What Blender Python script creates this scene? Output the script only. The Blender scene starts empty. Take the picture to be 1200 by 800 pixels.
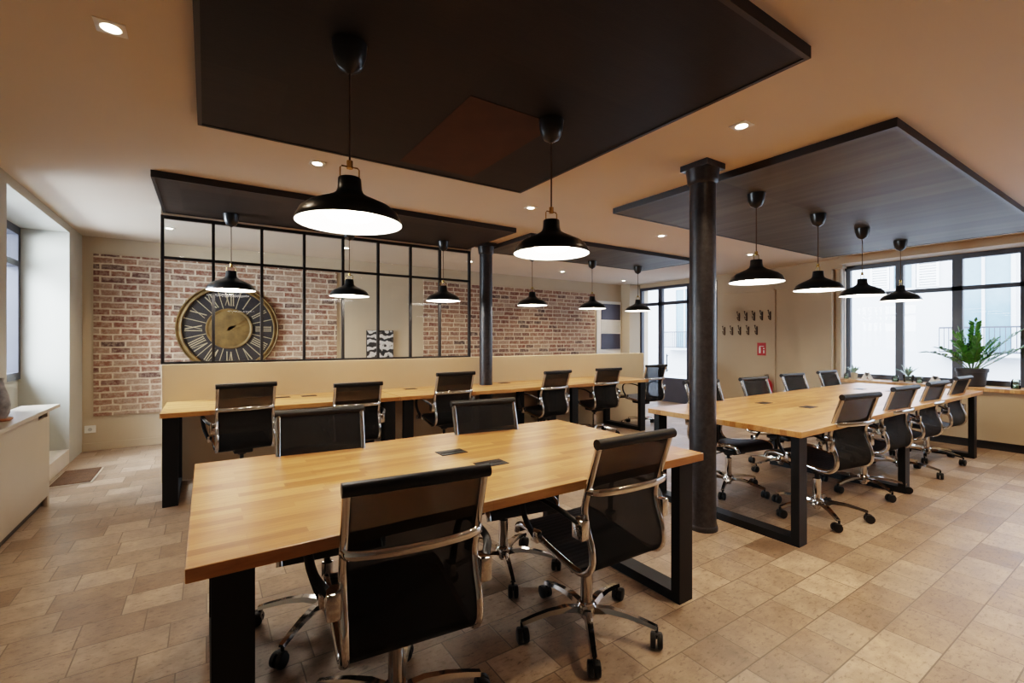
import bpy, bmesh, math, random
from math import pi, sin, cos, radians as R
from mathutils import Vector, Matrix

random.seed(4)
sc = bpy.context.scene
C = sc.collection

# ------------------------------------------------------------------ materials
def new_mat(name):
    m = bpy.data.materials.new(name); m.use_nodes = True
    nt = m.node_tree
    for n in list(nt.nodes): nt.nodes.remove(n)
    out = nt.nodes.new('ShaderNodeOutputMaterial')
    b = nt.nodes.new('ShaderNodeBsdfPrincipled')
    nt.links.new(b.outputs[0], out.inputs[0])
    return m, nt, b, out

def N(nt, t, **kw):
    n = nt.nodes.new(t)
    for k, v in kw.items():
        if k in n.inputs.keys() if hasattr(n.inputs, 'keys') else False: n.inputs[k].default_value = v
        else: setattr(n, k, v)
    return n

def setin(n, **kw):
    for k, v in kw.items(): n.inputs[k.replace('_', ' ')].default_value = v

def coords(nt, scale=(1, 1, 1), rot=(0, 0, 0), kind='Object'):
    tc = nt.nodes.new('ShaderNodeTexCoord'); mp = nt.nodes.new('ShaderNodeMapping')
    mp.inputs['Scale'].default_value = scale; mp.inputs['Rotation'].default_value = rot
    nt.links.new(tc.outputs[kind], mp.inputs[0]); return mp.outputs[0]

def ramp(nt, fac, stops):
    r = nt.nodes.new('ShaderNodeValToRGB'); cr = r.color_ramp
    while len(cr.elements) > 2: cr.elements.remove(cr.elements[-1])
    for i, (p, c) in enumerate(stops):
        e = cr.elements[i] if i < 2 else cr.elements.new(p)
        e.position = p; e.color = (*c, 1)
    nt.links.new(fac, r.inputs[0]); return r.outputs[0]

def mixc(nt, fac, a, b, mode='MIX'):
    m = nt.nodes.new('ShaderNodeMix'); m.data_type = 'RGBA'; m.blend_type = mode
    def put(sock, v):
        if hasattr(v, 'links'): nt.links.new(v, sock)
        elif isinstance(v, (int, float)): sock.default_value = v
        else: sock.default_value = (*v, 1)
    put(m.inputs[0], fac); put(m.inputs[6], a); put(m.inputs[7], b)
    return m.outputs[2]

def bump(nt, b, h, strength=.3, dist=.01):
    n = nt.nodes.new('ShaderNodeBump'); n.inputs['Strength'].default_value = strength
    n.inputs['Distance'].default_value = dist
    nt.links.new(h, n.inputs['Height']); nt.links.new(n.outputs[0], b.inputs['Normal'])

def noise(nt, v, scale, detail=3, rough=.5):
    n = nt.nodes.new('ShaderNodeTexNoise'); setin(n, Scale=scale, Detail=detail, Roughness=rough)
    nt.links.new(v, n.inputs['Vector']); return n.outputs['Fac']

def plain(name, col, rough=.5, metal=0., var=.06, nscale=6, bmp=0., spec=.5):
    m, nt, b, out = new_mat(name)
    v = coords(nt); f = noise(nt, v, nscale)
    lo = tuple(c * (1 - var) for c in col); hi = tuple(min(1, c * (1 + var)) for c in col)
    nt.links.new(ramp(nt, f, [(.3, lo), (.7, hi)]), b.inputs['Base Color'])
    setin(b, Roughness=rough, Metallic=metal); b.inputs['Specular IOR Level'].default_value = spec
    if bmp:
        bump(nt, b, noise(nt, v, nscale * 20, 2), bmp, .002)
    return m

def emis(name, col, s):
    m, nt, b, out = new_mat(name)
    b.inputs['Base Color'].default_value = (*col, 1)
    b.inputs['Emission Color'].default_value = (*col, 1); b.inputs['Emission Strength'].default_value = s
    return m

def glass(name, tint=(1, 1, 1), refl=.6):
    m, nt, b, out = new_mat(name); nt.nodes.remove(b)
    t = nt.nodes.new('ShaderNodeBsdfTransparent'); t.inputs[0].default_value = (*tint, 1)
    g = nt.nodes.new('ShaderNodeBsdfGlossy'); g.inputs['Roughness'].default_value = .01
    f = nt.nodes.new('ShaderNodeFresnel'); f.inputs[0].default_value = 1.5
    mu = nt.nodes.new('ShaderNodeMath'); mu.operation = 'MULTIPLY'; mu.inputs[1].default_value = refl
    mx = nt.nodes.new('ShaderNodeMixShader')
    nt.links.new(f.outputs[0], mu.inputs[0]); nt.links.new(mu.outputs[0], mx.inputs[0])
    nt.links.new(t.outputs[0], mx.inputs[1]); nt.links.new(g.outputs[0], mx.inputs[2])
    nt.links.new(mx.outputs[0], out.inputs[0]); return m

def wood_mat():
    m, nt, b, out = new_mat('oiled oak staves')
    v = coords(nt)
    br = nt.nodes.new('ShaderNodeTexBrick')
    br.offset = .37; br.offset_frequency = 2; br.squash = .7; br.squash_frequency = 3
    setin(br, Scale=1.0); br.inputs['Mortar Size'].default_value = .0006
    br.inputs['Brick Width'].default_value = .46; br.inputs['Row Height'].default_value = .042
    br.inputs['Color1'].default_value = (0, 0, 0, 1); br.inputs['Color2'].default_value = (1, 1, 1, 1)
    br.inputs['Mortar'].default_value = (.3, .3, .3, 1); br.inputs['Mortar Smooth'].default_value = .2
    nt.links.new(v, br.inputs['Vector'])
    base = ramp(nt, br.outputs['Color'], [(0, (.37, .165, .050)), (.5, (.50, .25, .085)), (1, (.62, .355, .14))])
    g = noise(nt, coords(nt, (3, 60, 20)), 2.2, 6, .65)
    gr = ramp(nt, g, [(.3, (.74, .68, .60)), (.7, (1.08, 1.08, 1.08))])
    c = mixc(nt, 1., base, gr, 'MULTIPLY')
    nt.links.new(c, b.inputs['Base Color']); setin(b, Roughness=.34)
    bump(nt, b, g, .08, .001)
    return m

def brick_mat():
    m, nt, b, out = new_mat('reclaimed red brick')
    v0 = coords(nt, rot=(R(-90), 0, 0))      # x,z plane -> x,y
    dist = nt.nodes.new('ShaderNodeTexNoise'); setin(dist, Scale=9., Detail=2.)
    nt.links.new(v0, dist.inputs['Vector'])
    v = mixc(nt, .018, v0, dist.outputs['Color'])
    br = nt.nodes.new('ShaderNodeTexBrick')
    br.offset = .5; br.squash = .82; br.squash_frequency = 3
    setin(br, Scale=1.0); br.inputs['Mortar Size'].default_value = .011
    br.inputs['Brick Width'].default_value = .225; br.inputs['Row Height'].default_value = .0745
    br.inputs['Mortar Smooth'].default_value = .35; br.inputs['Bias'].default_value = 0.
    br.inputs['Color1'].default_value = (0, 0, 0, 1); br.inputs['Color2'].default_value = (1, 1, 1, 1)
    br.inputs['Mortar'].default_value = (.5, .5, .5, 1)
    nt.links.new(v, br.inputs['Vector'])
    bc = ramp(nt, br.outputs['Color'], [(0, (.060, .036, .032)), (.3, (.19, .066, .040)), (.55, (.23, .105, .062)), (.8, (.29, .16, .105)), (1, (.36, .25, .18))])
    n1 = noise(nt, v0, 22, 5, .7)
    bc = mixc(nt, ramp(nt, n1, [(.42, (0, 0, 0)), (.72, (.75, .75, .75))]), bc, (.48, .37, .29))
    n2 = noise(nt, v0, 60, 3, .7)
    bc = mixc(nt, 1., bc, ramp(nt, n2, [(.3, (.72, .72, .72)), (.7, (1.1, 1.1, 1.1))]), 'MULTIPLY')
    mort = ramp(nt, n1, [(.3, (.47, .36, .26)), (.7, (.60, .48, .36))])
    c = mixc(nt, br.outputs['Fac'], bc, mort)
    nt.links.new(c, b.inputs['Base Color']); setin(b, Roughness=.85)
    inv = nt.nodes.new('ShaderNodeMath'); inv.operation = 'SUBTRACT'; inv.inputs[0].default_value = 1.
    nt.links.new(br.outputs['Fac'], inv.inputs[1])
    ad = nt.nodes.new('ShaderNodeMath'); ad.operation = 'ADD'
    nt.links.new(inv.outputs[0], ad.inputs[0]); nt.links.new(n2, ad.inputs[1])
    bump(nt, b, ad.outputs[0], .7, .008)
    return m

def floor_mat():
    m, nt, b, out = new_mat('travertine tiles')
    v = coords(nt)
    br = nt.nodes.new('ShaderNodeTexBrick')
    br.offset = .43; br.offset_frequency = 2; br.squash = 1.35; br.squash_frequency = 3
    setin(br, Scale=1.0); br.inputs['Mortar Size'].default_value = .0035
    br.inputs['Brick Width'].default_value = .235; br.inputs['Row Height'].default_value = .202
    br.inputs['Mortar Smooth'].default_value = .5
    br.inputs['Color1'].default_value = (0, 0, 0, 1); br.inputs['Color2'].default_value = (1, 1, 1, 1)
    br.inputs['Mortar'].default_value = (.5, .5, .5, 1)
    nt.links.new(v, br.inputs['Vector'])
    tc = ramp(nt, br.outputs['Color'], [(0, (.23, .155, .105)), (.35, (.31, .222, .158)), (.7, (.36, .27, .20)), (1, (.46, .35, .265))])
    n1 = noise(nt, v, 1.5, 6, .68)
    tc = mixc(nt, 1., tc, ramp(nt, n1, [(.3, (.72, .70, .68)), (.7, (1.18, 1.16, 1.14))]), 'MULTIPLY')
    n2 = noise(nt, coords(nt, (1, 2.2, 1)), 26, 6, .75)
    pits = ramp(nt, n2, [(.33, (.30, .27, .24)), (.47, (1, 1, 1))])
    tc = mixc(nt, .8, tc, pits, 'MULTIPLY')
    n3 = noise(nt, v, 9, 5, .7)
    tc = mixc(nt, .75, tc, ramp(nt, n3, [(.35, (.62, .58, .55)), (.65, (1.12, 1.12, 1.12))]), 'MULTIPLY')
    c = mixc(nt, br.outputs['Fac'], tc, (.13, .09, .06))
    nt.links.new(c, b.inputs['Base Color'])
    rr = ramp(nt, n3, [(.3, (.30, .30, .30)), (.7, (.48, .48, .48))])
    nt.links.new(rr, b.inputs['Roughness'])
    inv = nt.nodes.new('ShaderNodeMath'); inv.operation = 'SUBTRACT'; inv.inputs[0].default_value = 1.
    nt.links.new(br.outputs['Fac'], inv.inputs[1])
    ad = nt.nodes.new('ShaderNodeMath'); ad.operation = 'MULTIPLY_ADD'; ad.inputs[1].default_value = .5
    nt.links.new(n2, ad.inputs[0]); nt.links.new(inv.outputs[0], ad.inputs[2])
    bump(nt, b, ad.outputs[0], .35, .004)
    return m

def mesh_fabric():
    m, nt, b, out = new_mat('black net fabric')
    v = coords(nt)
    nt.links.new(ramp(nt, noise(nt, v, 40, 2), [(.3, (.0055, .0055, .006)), (.7, (.010, .0095, .0095))]), b.inputs['Base Color'])
    setin(b, Roughness=.8); b.inputs['Specular IOR Level'].default_value = .2
    t = nt.nodes.new('ShaderNodeBsdfTransparent'); mx = nt.nodes.new('ShaderNodeMixShader')
    mx.inputs[0].default_value = .80
    nt.links.new(t.outputs[0], mx.inputs[1]); nt.links.new(b.outputs[0], mx.inputs[2])
    nt.links.new(mx.outputs[0], out.inputs[0])
    return m

def seat_fabric():
    m, nt, b, out = new_mat('black ribbed seat')
    v = coords(nt)
    w = nt.nodes.new('ShaderNodeTexWave'); w.wave_type = 'BANDS'; w.bands_direction = 'Y'
    setin(w, Scale=14.); nt.links.new(v, w.inputs['Vector'])
    nt.links.new(ramp(nt, w.outputs['Fac'], [(0, (.006, .006, .007)), (.4, (.016, .015, .016))]), b.inputs['Base Color'])
    setin(b, Roughness=.55); bump(nt, b, w.outputs['Fac'], .3, .004)
    return m

def panel_mat(k=1., tint=(1,1,1), turn=0):  # k and tint put each panel's window light into the felt colour
    m, nt, b, out = new_mat('dark acoustic felt')
    v = coords(nt, rot=(0, 0, R(turn)))
    br = nt.nodes.new('ShaderNodeTexBrick'); br.offset = 0; br.squash = 1
    setin(br, Scale=1.0); br.inputs['Mortar Size'].default_value = .002
    br.inputs['Brick Width'].default_value = .7 if not turn else 1.2; br.inputs['Row Height'].default_value = .35
    br.inputs['Color1'].default_value = (0, 0, 0, 1); br.inputs['Color2'].default_value = (1, 1, 1, 1)
    br.inputs['Mortar'].default_value = (.2, .2, .2, 1)
    nt.links.new(v, br.inputs['Vector'])
    c = ramp(nt, br.outputs['Color'], [(0, (.020, .0165, .0145)), (.6, (.027, .022, .019)), (1, (.036, .030, .026))])
    w = noise(nt, coords(nt, (9, .6, 1) if turn else (1.2, 14, 1)), 1.2 if turn else 3, 3)
    c = mixc(nt, 1., c, ramp(nt, w, [(.3, (.78, .78, .78)), (.7, (1.22, 1.22, 1.22))]), 'MULTIPLY')
    c = mixc(nt, 1., c, tuple(k*q for q in tint), 'MULTIPLY')
    nt.links.new(c, b.inputs['Base Color']); setin(b, Roughness=.6)
    b.inputs['Specular IOR Level'].default_value = .3
    bump(nt, b, noise(nt, v, 160, 2), .25, .002)
    return m

def iron_mat():
    m, nt, b, out = new_mat('painted cast iron')
    v = coords(nt)
    n = noise(nt, v, 30, 4, .7)
    nt.links.new(ramp(nt, n, [(.3, (.010, .010, .012)), (.7, (.035, .034, .040))]), b.inputs['Base Color'])
    setin(b, Roughness=.38); bump(nt, b, n, .35, .004)
    return m

def print_mat():
    m, nt, b, out = new_mat('black and white print')
    v = coords(nt, (1, 1, 1), (0, 0, 0))
    w = nt.nodes.new('ShaderNodeTexWave'); w.wave_type = 'RINGS'; setin(w, Scale=3.2, Distortion=9., Detail=3.)
    w.inputs['Detail Scale'].default_value = 2.
    nt.links.new(v, w.inputs['Vector'])
    nt.links.new(ramp(nt, w.outputs['Fac'], [(.35, (.015, .015, .017)), (.62, (.62, .60, .58))]), b.inputs['Base Color'])
    setin(b, Roughness=.3); return m

def coir_mat():
    m, nt, b, out = new_mat('brown coir')
    v = coords(nt)
    n = noise(nt, v, 220, 2, .8); n0 = noise(nt, v, 14, 3)
    c = mixc(nt, n0, (.06, .025, .010), (.16, .078, .032))
    c = mixc(nt, 1., c, ramp(nt, n, [(.3, (.6, .6, .6)), (.7, (1.3, 1.3, 1.3))]), 'MULTIPLY')
    nt.links.new(c, b.inputs['Base Color']); setin(b, Roughness=.95); bump(nt, b, n, 1., .01)
    return m

def leaf_mat(name, a, c):
    m, nt, b, out = new_mat(name)
    v = coords(nt); n = noise(nt, v, 18, 2)
    nt.links.new(ramp(nt, n, [(.3, a), (.7, c)]), b.inputs['Base Color'])
    setin(b, Roughness=.32); b.inputs['Subsurface Weight'].default_value = 0
    return m

M = dict(
    wall=plain('warm beige paint', (.46, .37, .265), .8, var=.03, nscale=2, bmp=.05),
    wallgrey=plain('pale grey plaster', (.43, .42, .37), .8, var=.03, nscale=2),
    ceil=plain('warm white ceiling paint', (.62, .53, .43), .85, var=.02, nscale=1.5),
    partition=plain('sand painted board', (.56, .44, .29), .7, var=.03, nscale=2),
    cab=plain('cream lacquer', (.38, .31, .235), .35, var=.02),
    floor=floor_mat(), wood=wood_mat(), brick=brick_mat(),
    net=mesh_fabric(), seat=seat_fabric(), panel=panel_mat(), iron=iron_mat(),
    ptrim=plain('black panel edge', (.012, .009, .008), .5),
    chrome=plain('polished chrome', (.60, .585, .57), .09, 1., var=.03),
    blackmetal=plain('black powder coated steel', (.0055, .0055, .006), .5, 0, var=.1, bmp=.1, spec=.25),
    plastic=plain('black plastic', (.007, .007, .008), .45, var=.1, spec=.3),
    gframe=plain('black steel glazing bar', (.012, .011, .012), .4),
    wframe=plain('anthracite aluminium', (.040, .042, .058), .4),
    glass=glass('clear glass', (.97, .98, .97), .9), wglass=glass('window glass', (.96, .98, 1.0), .6),
    shade=plain('black enamel', (.012, .013, .014), .28, var=.1),
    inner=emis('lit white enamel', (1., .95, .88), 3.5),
    bulb=emis('frosted bulb', (1., .90, .76), 34.),
    cord=plain('brown textile cord', (.10, .06, .035), .8),
    brass=plain('brass', (.62, .42, .14), .25, 1.),
    gold=plain('aged gold', (.15, .09, .03), .5, .3, var=.35, nscale=9),
    goldp=plain('pale brass numerals', (.40, .33, .21), .5, .2),
    clockface=plain('black clock dial', (.014, .012, .014), .5),
    white=plain('white plastic', (.78, .76, .72), .4, var=.02),
    whitewall=plain('white board', (.72, .70, .66), .6, var=.02),
    navy=plain('navy panel', (.028, .027, .05), .4),
    red=plain('red enamel', (.42, .018, .022), .35),
    print=print_mat(), coir=coir_mat(),
    leaf=leaf_mat('glossy green leaf', (.025, .12, .012), (.10, .30, .035)),
    pale=leaf_mat('pale green leaf', (.24, .38, .30), (.46, .60, .50)),
    stem=plain('plant stem', (.12, .20, .05), .5),
    pot=plain('charcoal pot', (.030, .030, .034), .55),
    clay=plain('stone pot', (.55, .48, .36), .7),
    soil=plain('potting soil', (.05, .03, .018), .95, var=.4, nscale=60),
    jar=glass('jar glass', (.93, .97, .92), 1.),
    outside=plain('white render', (.44, .45, .465), .85, var=.03, nscale=1),
    extglass=plain('pale blue window glass', (.12, .19, .25), .15),
    street=plain('street paving', (.42, .42, .43), .9),
    shutter=plain('pale grey shutter', (.66, .67, .67), .7),
    lens=emis('spot lamp lens', (1., .86, .66), 22.),
    hook=plain('dark bronze', (.055, .028, .016), .35, .6),
    grey=plain('grey mottled stone', (.20, .19, .19), .45, var=.6, nscale=16, bmp=.5),
    terra=plain('terracotta', (.42, .17, .08), .7),
    step=plain('pale stone step', (.62, .56, .50), .6),
)

# ------------------------------------------------------------------ mesh helpers
class MB:
    def __init__(s): s.bm = bmesh.new()
    def box(s, a, b, bev=0):
        x0, y0, z0 = a; x1, y1, z1 = b
        vs = [s.bm.verts.new(p) for p in ((x0,y0,z0),(x1,y0,z0),(x1,y1,z0),(x0,y1,z0),(x0,y0,z1),(x1,y0,z1),(x1,y1,z1),(x0,y1,z1))]
        fs = [s.bm.faces.new([vs[i] for i in q]) for q in ((3,2,1,0),(4,5,6,7),(0,1,5,4),(1,2,6,5),(2,3,7,6),(3,0,4,7))]
        if bev:
            es = list({e for f in fs for e in f.edges})
            bmesh.ops.bevel(s.bm, geom=es, offset=bev, segments=2, affect='EDGES', profile=.5)
        return s
    def ring_sweep(s, pts, prof, side=None, cap=True, scale=None):
        """sweep closed 2d profile (u,v) along pts; side = fixed reference axis for u"""
        pts = [Vector(p) for p in pts]; rings = []
        n = len(pts)
        ref = Vector(side) if side else None
        for i, p in enumerate(pts):
            t = (pts[min(i+1, n-1)] - pts[max(i-1, 0)]).normalized()
            if ref is not None: u = (ref - t * ref.dot(t)).normalized()
            else:
                h = Vector((0,0,1)) if abs(t.z) < .95 else Vector((1,0,0))
                u = h.cross(t).normalized()
            v = t.cross(u).normalized()
            k = scale[i] if scale else 1
            rings.append([s.bm.verts.new(p + u * a * k + v * b * k) for a, b in prof])
        m = len(prof)
        for i in range(n-1):
            for j in range(m):
                s.bm.faces.new([rings[i][j], rings[i][(j+1) % m], rings[i+1][(j+1) % m], rings[i+1][j]])
        if cap:
            s.bm.faces.new(rings[0][::-1]); s.bm.faces.new(rings[-1])
        return s
    def tube(s, pts, r, seg=10, scale=None):
        return s.ring_sweep(pts, [(r*cos(2*pi*k/seg), r*sin(2*pi*k/seg)) for k in range(seg)], scale=scale)
    def bar(s, pts, w, h, side):
        return s.ring_sweep(pts, [(-w/2,-h/2),(w/2,-h/2),(w/2,h/2),(-w/2,h/2)], side=side)
    def lathe(s, prof, c=(0,0,0), seg=40, cap=False):
        rings = []
        for r, z in prof:
            rings.append([s.bm.verts.new((c[0]+r*cos(2*pi*k/seg), c[1]+r*sin(2*pi*k/seg), c[2]+z)) for k in range(seg)])
        for i in range(len(prof)-1):
            for k in range(seg):
                s.bm.faces.new([rings[i][k], rings[i][(k+1)%seg], rings[i+1][(k+1)%seg], rings[i+1][k]])
        if cap:
            s.bm.faces.new(rings[0][::-1]); s.bm.faces.new(rings[-1])
        return s
    def quad(s, *ps):
        s.bm.faces.new([s.bm.verts.new(p) for p in ps]); return s
    def xf(s, mat):
        bmesh.ops.transform(s.bm, matrix=mat, verts=s.bm.verts); return s
    def build(s, name, mat, parent=None, smooth=False, auto=None):
        bmesh.ops.recalc_face_normals(s.bm, faces=s.bm.faces)
        me = bpy.data.meshes.new(name); s.bm.to_mesh(me); s.bm.free()
        me.materials.append(mat)
        if smooth or auto:
            for p in me.polygons: p.use_smooth = True
            try: me.set_sharp_from_angle(angle=R(auto or 40))
            except Exception: pass
        o = bpy.data.objects.new(name, me); C.objects.link(o)
        if parent is not None: o.parent = parent
        return o

def tag(o, label, cat, group=None):
    o['label'] = label; o['category'] = cat
    if group: o['group'] = group
    return o
def thing(name, label, cat, loc=(0,0,0), rz=0, group=None):
    o = bpy.data.objects.new(name, None); C.objects.link(o); o.empty_display_size = .1
    o.location = loc; o.rotation_euler = (0,0,rz)
    return tag(o, label, cat, group)
def struct(o):
    o['kind'] = 'structure'; return o
def kids(o): return [c for c in bpy.data.objects if c.parent == o]
def copy_tree(o, parent=None, children=None):
    c = o.copy(); C.objects.link(c)
    if parent is not None: c.parent = parent
    for ch in kids_cache[o.name]: copy_tree(ch, c)
    return c
kids_cache = {}
def cache(o):
    kids_cache[o.name] = kids(o)
    for k in kids_cache[o.name]: cache(k)
def dup(root, loc, rz=0, label=None):
    c = copy_tree(root); c.location = loc; c.rotation_euler = (0,0,rz)
    if label: c['label'] = label
    return c
def catmull(P, n=6):
    P = [Vector(p) for p in P]; out = []
    Q = [P[0]*2-P[1]] + P + [P[-1]*2-P[-2]]
    for i in range(1, len(Q)-2):
        for k in range(n):
            t = k/n; a,b,c,d = Q[i-1],Q[i],Q[i+1],Q[i+2]
            out.append(.5*((2*b)+(c-a)*t+(2*a-5*b+4*c-d)*t*t+(3*b-a-3*c+d)*t**3))
    out.append(P[-1]); return out

# ------------------------------------------------------------------ room shell
ZC = 2.5
XL, XR, YB, YF = -1.2, 8.0, 7.2, -2.6
struct(MB().box((-2.2, YF-.3, -.1), (8.4, YB+.3, 0)).build('floor', M['floor']))
struct(MB().box((-2.2, YF-.3, ZC), (8.4, YB+.3, ZC+.15)).build('ceiling', M['ceil']))
wb = struct(MB().box((XL-.2, YB, 0), (XR+.3, YB+.2, ZC)).build('wall_back', M['wall']))
MB().box((-1.1, YB-.022, .40), (1.62, YB, 2.30)).build('brick_facing', M['brick'], wb)
MB().box((3.0, YB-.022, .40), (6.86, YB, 2.27)).build('brick_facing', M['brick'], wb)
struct(MB().box((-2.2, YF-.2, 0), (8.4, YF, ZC)).build('wall_front', M['wall']))
# left wall with the tall recess
m = MB(); m.box((XL-.5, YF, 0), (XL, 4.78, ZC)); m.box((XL-.5, 6.6, 0), (XL, YB, ZC)); m.box((XL-.5, 4.78, 2.42), (XL, 6.6, ZC))
m.box((XL-.5, 4.78, 0), (XL-.38, 6.6, .90))
struct(m.build('wall_left', M['wallgrey']))
struct(MB().box((XL-.38, 4.78, 0), (XL-.0, 6.6, .15), .004).build('trim_1', M['step']))
# left window
wl = struct(bpy.data.objects.new('window_1', None)); C.objects.link(wl)
m = MB(); X0, X1 = XL-.46, XL-.36
m.box((X0, 4.78, .90), (X1, 6.6, .97)); m.box((X0, 4.78, 2.34), (X1, 6.6, 2.42))
for y in (4.78, 5.66, 6.53): m.box((X0, y, .97), (X1, y+.07, 2.34))
m.box((X0, 4.85, 2.02), (X1, 6.53, 2.08))
m.build('window_frame', M['wframe'], wl)
for y0, y1 in ((4.85, 5.66), (5.73, 6.53)):
    for z0, z1 in ((.97, 2.02), (2.08, 2.34)):
        MB().quad((X0+.05, y0, z0), (X0+.05, y1, z0), (X0+.05, y1, z1), (X0+.05, y0, z1)).build('pane', M['wglass'], wl)

# right wall: pieces round the glazed door (Y 5.1..6.98) and the big window (Y -1.9..3.05)
m = MB()
m.box((XR, 3.08, 0), (XR+.3, 5.1, ZC)); m.box((XR, 6.98, 0), (XR+.3, YB, ZC)); m.box((7.66, 6.95, 0), (XR, YB, ZC))
m.box((XR, 5.1, 2.42), (XR+.3, 6.98, ZC)); m.box((XR, YF, 2.40), (XR+.3, 3.08, ZC)); m.box((XR, YF, 0), (XR+.3, 3.08, .68))
m.box((XR, YF, .68), (XR+.3, -1.9, 2.4))
m.box((7.90, 3.16, 0), (XR, 3.64, ZC))                       # flat pier
m.box((7.97, 3.66, 2.13), (XR, 4.95, 2.17)); m.box((7.97, 4.03, 0), (XR, 4.06, 2.17))
struct(m.build('wall_right', M['wall']))
struct(MB().box((7.86, 3.0, 2.36), (XR, 3.16, ZC)).box((7.72, YF, 2.40), (XR, 3.0, ZC)).build('trim_2', M['wall']))
# panelling and sill below the window
m = MB(); m.box((7.70, -1.9, .10), (XR, 3.16, .68)); struct(m.build('wall_apron', M['wall']))
struct(MB().box((7.73, -1.9, 0), (XR-.01, 3.14, .10)).build('baseboard_right', M['ptrim']))
struct(MB().box((7.66, -1.9, .68), (XR+.12, 3.16, .725), .004).build('trim_3', M['wood']))
# big window
wr = struct(bpy.data.objects.new('window_2', None)); C.objects.link(wr)
m = MB(); X0, X1 = XR+.10, XR+.17
m.box((X0, -1.9, .725), (X1, 3.08, .79)); m.box((X0, -1.9, 2.335), (X1, 3.08, 2.40))
ys = [3.02, 2.40, 1.80, 1.20, .60, 0, -.6, -1.2, -1.86]
for i, y in enumerate(ys):
    w = .045 if i % 2 else .03
    if i == 2: w = .05
    m.box((X0, y-w, .79), (X1, y+w, 2.335))
m.box((X0, -1.9, 1.93), (X1, 3.05, 1.985))
m.build('window_frame', M['wframe'], wr)
for i in range(len(ys)-1):
    for z0, z1 in ((.79, 1.93), (1.985, 2.335)):
        MB().quad((X0+.03, ys[i+1]+.03, z0), (X0+.03, ys[i]-.03, z0), (X0+.03, ys[i]-.03, z1), (X0+.03, ys[i+1]+.03, z1)).build('pane', M['wglass'], wr)
struct(MB().box((XR+.001, 3.06, .725), (XR+.1, 3.079, 2.4)).build('trim_4', M['whitewall']))
# glazed door wall
dr = struct(bpy.data.objects.new('door_1', None)); C.objects.link(dr)
m = MB(); X0, X1 = XR+.02, XR+.10
m.box((X0, 5.1, 2.36), (X1, 6.98, 2.42)); m.box((X0, 5.1, 2.02), (X1, 6.98, 2.09))
for y0, y1 in ((6.92, 6.98), (6.38, 6.48), (5.66, 5.78), (5.1, 5.18)): m.box((X0, y0, 0), (X1, y1, 2.36))
m.build('door_frame', M['wframe'], dr)
MB().box((X0+.01, 5.18, 0), (X1-.01, 5.66, .50)).box((X0+.01, 5.78, 0), (X1-.01, 6.38, .50)).box((X0+.01, 6.48, 0), (X1-.01, 6.92, .08)).build('kick_panel', M['wframe'], dr)
for y0, y1, zb in ((5.18, 5.66, .5), (5.78, 6.38, .5), (6.48, 6.92, .08)):
    for z0, z1 in ((zb, 2.02), (2.09, 2.36)):
        MB().quad((X0+.04, y0, z0), (X0+.04, y1, z0), (X0+.04, y1, z1), (X0+.04, y0, z1)).build('pane', M['wglass'], dr)
MB().tube([(X0-.05, 6.22, .62), (X0-.05, 6.22, 1.0)], .012).tube([(X0-.05, 6.22, .66), (X0, 6.22, .66)], .008).tube([(X0-.05, 6.22, .96), (X0, 6.22, .96)], .008).build('door_handle', M['blackmetal'], dr)
# skirting
struct(MB().box((XL, YB-.015, 0), (7.66, YB, .09), .003).build('baseboard_back', M['wall']))
struct(MB().box((XR-.015, 3.66, 0), (XR, 5.1, .09), .003).build('baseboard_side', M['wall']))

# low dividing wall with the steel glazing on top
YW = 5.22
struct(MB().box((-.34, YW, 0), (6.1, YW+.14, 1.07), .003).build('wall_middle', M['partition']))
gp = thing('glazed_partition', 'black steel framed glass partition standing on the low beige wall in front of the clock', 'partition', (0, 5.28, 1.07))
xs = [-.335, .055, .465, .86, 1.255, 1.645, 2.035, 2.415, 2.83]
m = MB(); t = .013
m.box((xs[0]-t, -.02, 0), (xs[-1]+t, .02, .022)); m.box((xs[0]-t, -.02, 1.335), (xs[-1]+t, .02, 1.365)); m.box((xs[0]-t, -.02, .965), (xs[-1]+t, .02, .99))
for x in xs: m.box((x-t, -.021, 0), (x+t, .021, 1.36))
m.build('steel_frame', M['gframe'], gp)
for i in range(8):
    for z0, z1 in ((.02, .967), (.988, 1.337)):
        MB().quad((xs[i]+t, 0, z0), (xs[i+1]-t, 0, z0), (xs[i+1]-t, 0, z1), (xs[i]+t, 0, z1)).build('glass_pane', M['glass'], gp)
struct(MB().box((-.345, 5.25, 2.435), (2.85, 5.32, ZC)).build('trim_5', M['ceil']))

# columns
def column(x, y, label, r):
    t = thing('iron_column', label, 'column', (x, y, 0))
    MB().lathe([(r*1.05, .03), (r, .06), (r*.97, 2.32), (r*.97, 2.36)], seg=48).build('shaft', M['iron'], t, auto=40)
    MB().lathe([(r*1.12, 0), (r*1.12, .015), (r*1.08, .03), (r*1.04, .035)], seg=48, cap=True).build('base_ring', M['iron'], t, auto=40)
    m = MB().lathe([(r*.97, 2.36), (r*1.12, 2.375), (r*1.15, 2.395), (r*1.2, 2.43), (r*1.25, 2.46)], seg=48)
    m.box((-r*1.18, -r*1.18, 2.46), (r*1.18, r*1.18, ZC)); m.build('capital', M['iron'], t, auto=40)
column(2.855, 1.93, 'thick black cast iron column between the front table and the right table', .088)
column(2.93, 5.02, 'black cast iron column passing through the long desk under the windowed partition end', .083)

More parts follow.
